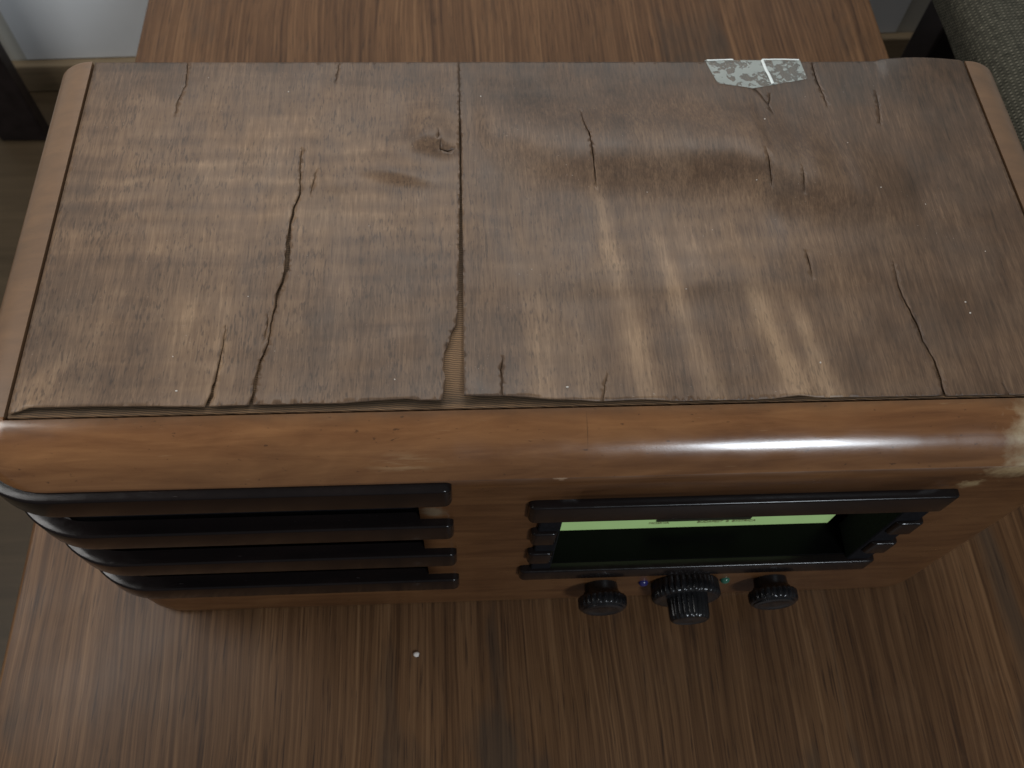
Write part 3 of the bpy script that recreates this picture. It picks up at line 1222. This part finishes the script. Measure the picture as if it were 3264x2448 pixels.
# ---- specks of dust lying on the veneer ------------------------------
bm = bmesh.new()
spots = [(104.8, 189.7), (206.4, 184.0), (356.4, 166.2), (343.7, 122.6), (407.2, 118.0), (66.2, 28.7), (70.2, 11.1), (164.0, 14.7), (239.9, 9.0),
         (433.5, 50.7), (356.3, 19.2), (434.0, 44.5), (62, 200), (300, 60), (318, 95), (452, 80), (288, 118), (150, 100), (430, 110), (96, 60), (398, 150)]
for i, (x, y) in enumerate(spots):
    r_ = (0.42 if i < 12 else 0.25) * mm * random.uniform(.7, 1.2)
    mt = Matrix.Translation((x * mm, y * mm, H + 0.0004 + max(0, height(x, y, 'L' if x < 195 else 'R')) * mm)) @ Matrix.Diagonal((r_ * random.uniform(.8, 1.8), r_, r_ * .6, 1))
    bmesh.ops.create_icosphere(bm, subdivisions=1, radius=1, matrix=mt)
du = link_bm('dust', bm, 'dust')
du['kind'] = 'stuff'
rpart(du)

# ------------------------------------------------------------------ crumb on the table
bm = bmesh.new()
bmesh.ops.create_icosphere(bm, subdivisions=2, radius=1)
for v in bm.verts:
    v.co *= 1 + 0.35 * mnoise.noise(v.co * 1.3 + Vector((3, 1, 0)))
    v.co = Vector((v.co.x * 0.0019, v.co.y * 0.0016, v.co.z * 0.0011))
zmin = min(v.co.z for v in bm.verts)
for v in bm.verts:
    v.co.z -= zmin
cr = link_bm('crumb', bm, 'crumb', smooth=True)
cr.location = (0.1613, -0.0584, TZ)
cr['label'] = 'tiny white crumb on the table in front of the radio'
cr['category'] = 'crumb'

# ------------------------------------------------------------------ dark chair at the left
ch = thing('wooden_chair', 'dark wooden chair leg standing on the floor behind the table at left', 'chair', (-0.446, 0.80, FZ))


def cpart(name, bm_, parent, origin, mat):
    bm_.transform(Matrix.Translation(-Vector(origin)))
    return link_bm(name, bm_, mat, parent)


CO = (-0.446, 0.80, FZ)
cpart('leg', box_bm(-0.484, -0.416, 0.797, 0.822, FZ, 0.02, 0.003), ch, CO, 'darkwood')
cpart('seat_rail', box_bm(-0.90, -0.4805, 0.812, 0.845, -0.12, -0.03, 0.003), ch, CO, 'darkwood')

# ------------------------------------------------------------------ armchair at the right
AO = (0.75, 0.35, FZ)
ac = thing('armchair', 'armchair in grey green woven fabric beside the table at right', 'armchair', AO)


def rolled_arm(x0, x1, y0, y1, z0, z1, rad):
    """padded arm running in depth; section rounded on top, domed back end; UV follows the surface"""
    sec = []
    sec.append((x0 + 0.006, z0))
    for k in range(4):
        sec.append((x0 + 0.006 * (1 - (k + 1) / 4), z0 + (z1 - rad - z0) * (k + 1) / 4))
    for k in range(1, 13):
        a = R(180 - 90 * k / 12)
        sec.append((x0 + rad + rad * math.cos(a), z1 - rad + rad * math.sin(a)))
    for k in range(1, 6):
        t = k / 6
        sec.append((x0 + rad + (x1 - x0 - 2 * rad) * t, z1 + 0.008 * math.sin(math.pi * t)))
    for k in range(13):
        a = R(90 - 90 * k / 12)
        sec.append((x1 - rad + rad * math.cos(a), z1 - rad + rad * math.sin(a)))
    sec.append((x1, z0))
    ys = [y0 + (y1 - 0.05 - y0) * i / 30 for i in range(31)] + [y1 - 0.05 + 0.05 * math.sin(R(90 * k / 8)) for k in range(1, 9)]
    us = [0.0]
    for a, b in zip(sec, sec[1:]):
        us.append(us[-1] + math.hypot(b[0] - a[0], b[1] - a[1]))
    bm_ = bmesh.new()
    uvl = bm_.loops.layers.uv.new('UVMap')
    g = []
    cxm, cz = (x0 + x1) / 2, z0
    for y in ys:
        e = max(0.0, (y - (y1 - 0.05)) / 0.05)
        k = math.sqrt(max(0.0, 1 - e * e)) if e > 0 else 1.0
        sh = 0.05 * (1 - k)
        row = []
        for (x, z) in sec:
            xx = cxm + (x - cxm) * ((x1 - x0) / 2 - sh) / ((x1 - x0) / 2)
            zz = z0 + (z - z0) * ((z1 - z0) - sh) / (z1 - z0)
            wob = 0.0022 * mnoise.noise((xx * 14, y * 14, zz * 14))
            row.append(bm_.verts.new((xx + wob, y, zz + wob)))
        g.append(row)
    for i in range(len(ys) - 1):
        for k in range(len(sec) - 1):
            f = bm_.faces.new((g[i][k], g[i + 1][k], g[i + 1][k + 1], g[i][k + 1]))
            f.smooth = True
            for lp, (ii, kk) in zip(f.loops, ((i, k), (i + 1, k), (i + 1, k + 1), (i, k + 1))):
                lp[uvl].uv = (us[kk], ys[ii])
    bm_.faces.new(g[-1])
    bm_.faces.new(g[0][::-1])
    bmesh.ops.recalc_face_normals(bm_, faces=bm_.faces)
    return bm_


cpart('arm', rolled_arm(0.664, 0.92, -0.12, 0.78, -0.024, 0.030, 0.026), ac, AO, 'fabric')
cpart('cushion', rolled_arm(0.93, 1.35, -0.10, 0.50, -0.30, -0.040, 0.05), ac, AO, 'fabric')
for lx, ly in ((0.722, 0.60), (0.68, -0.08)):
    cpart('leg', box_bm(lx, lx + 0.09, ly, ly + 0.05, FZ, -0.0245, 0.003), ac, AO, 'darkwood')
cpart('back_frame', box_bm(0.8125, 1.35, 0.60, 0.65, -0.30, -0.03, 0.01), ac, AO, 'darkwood')
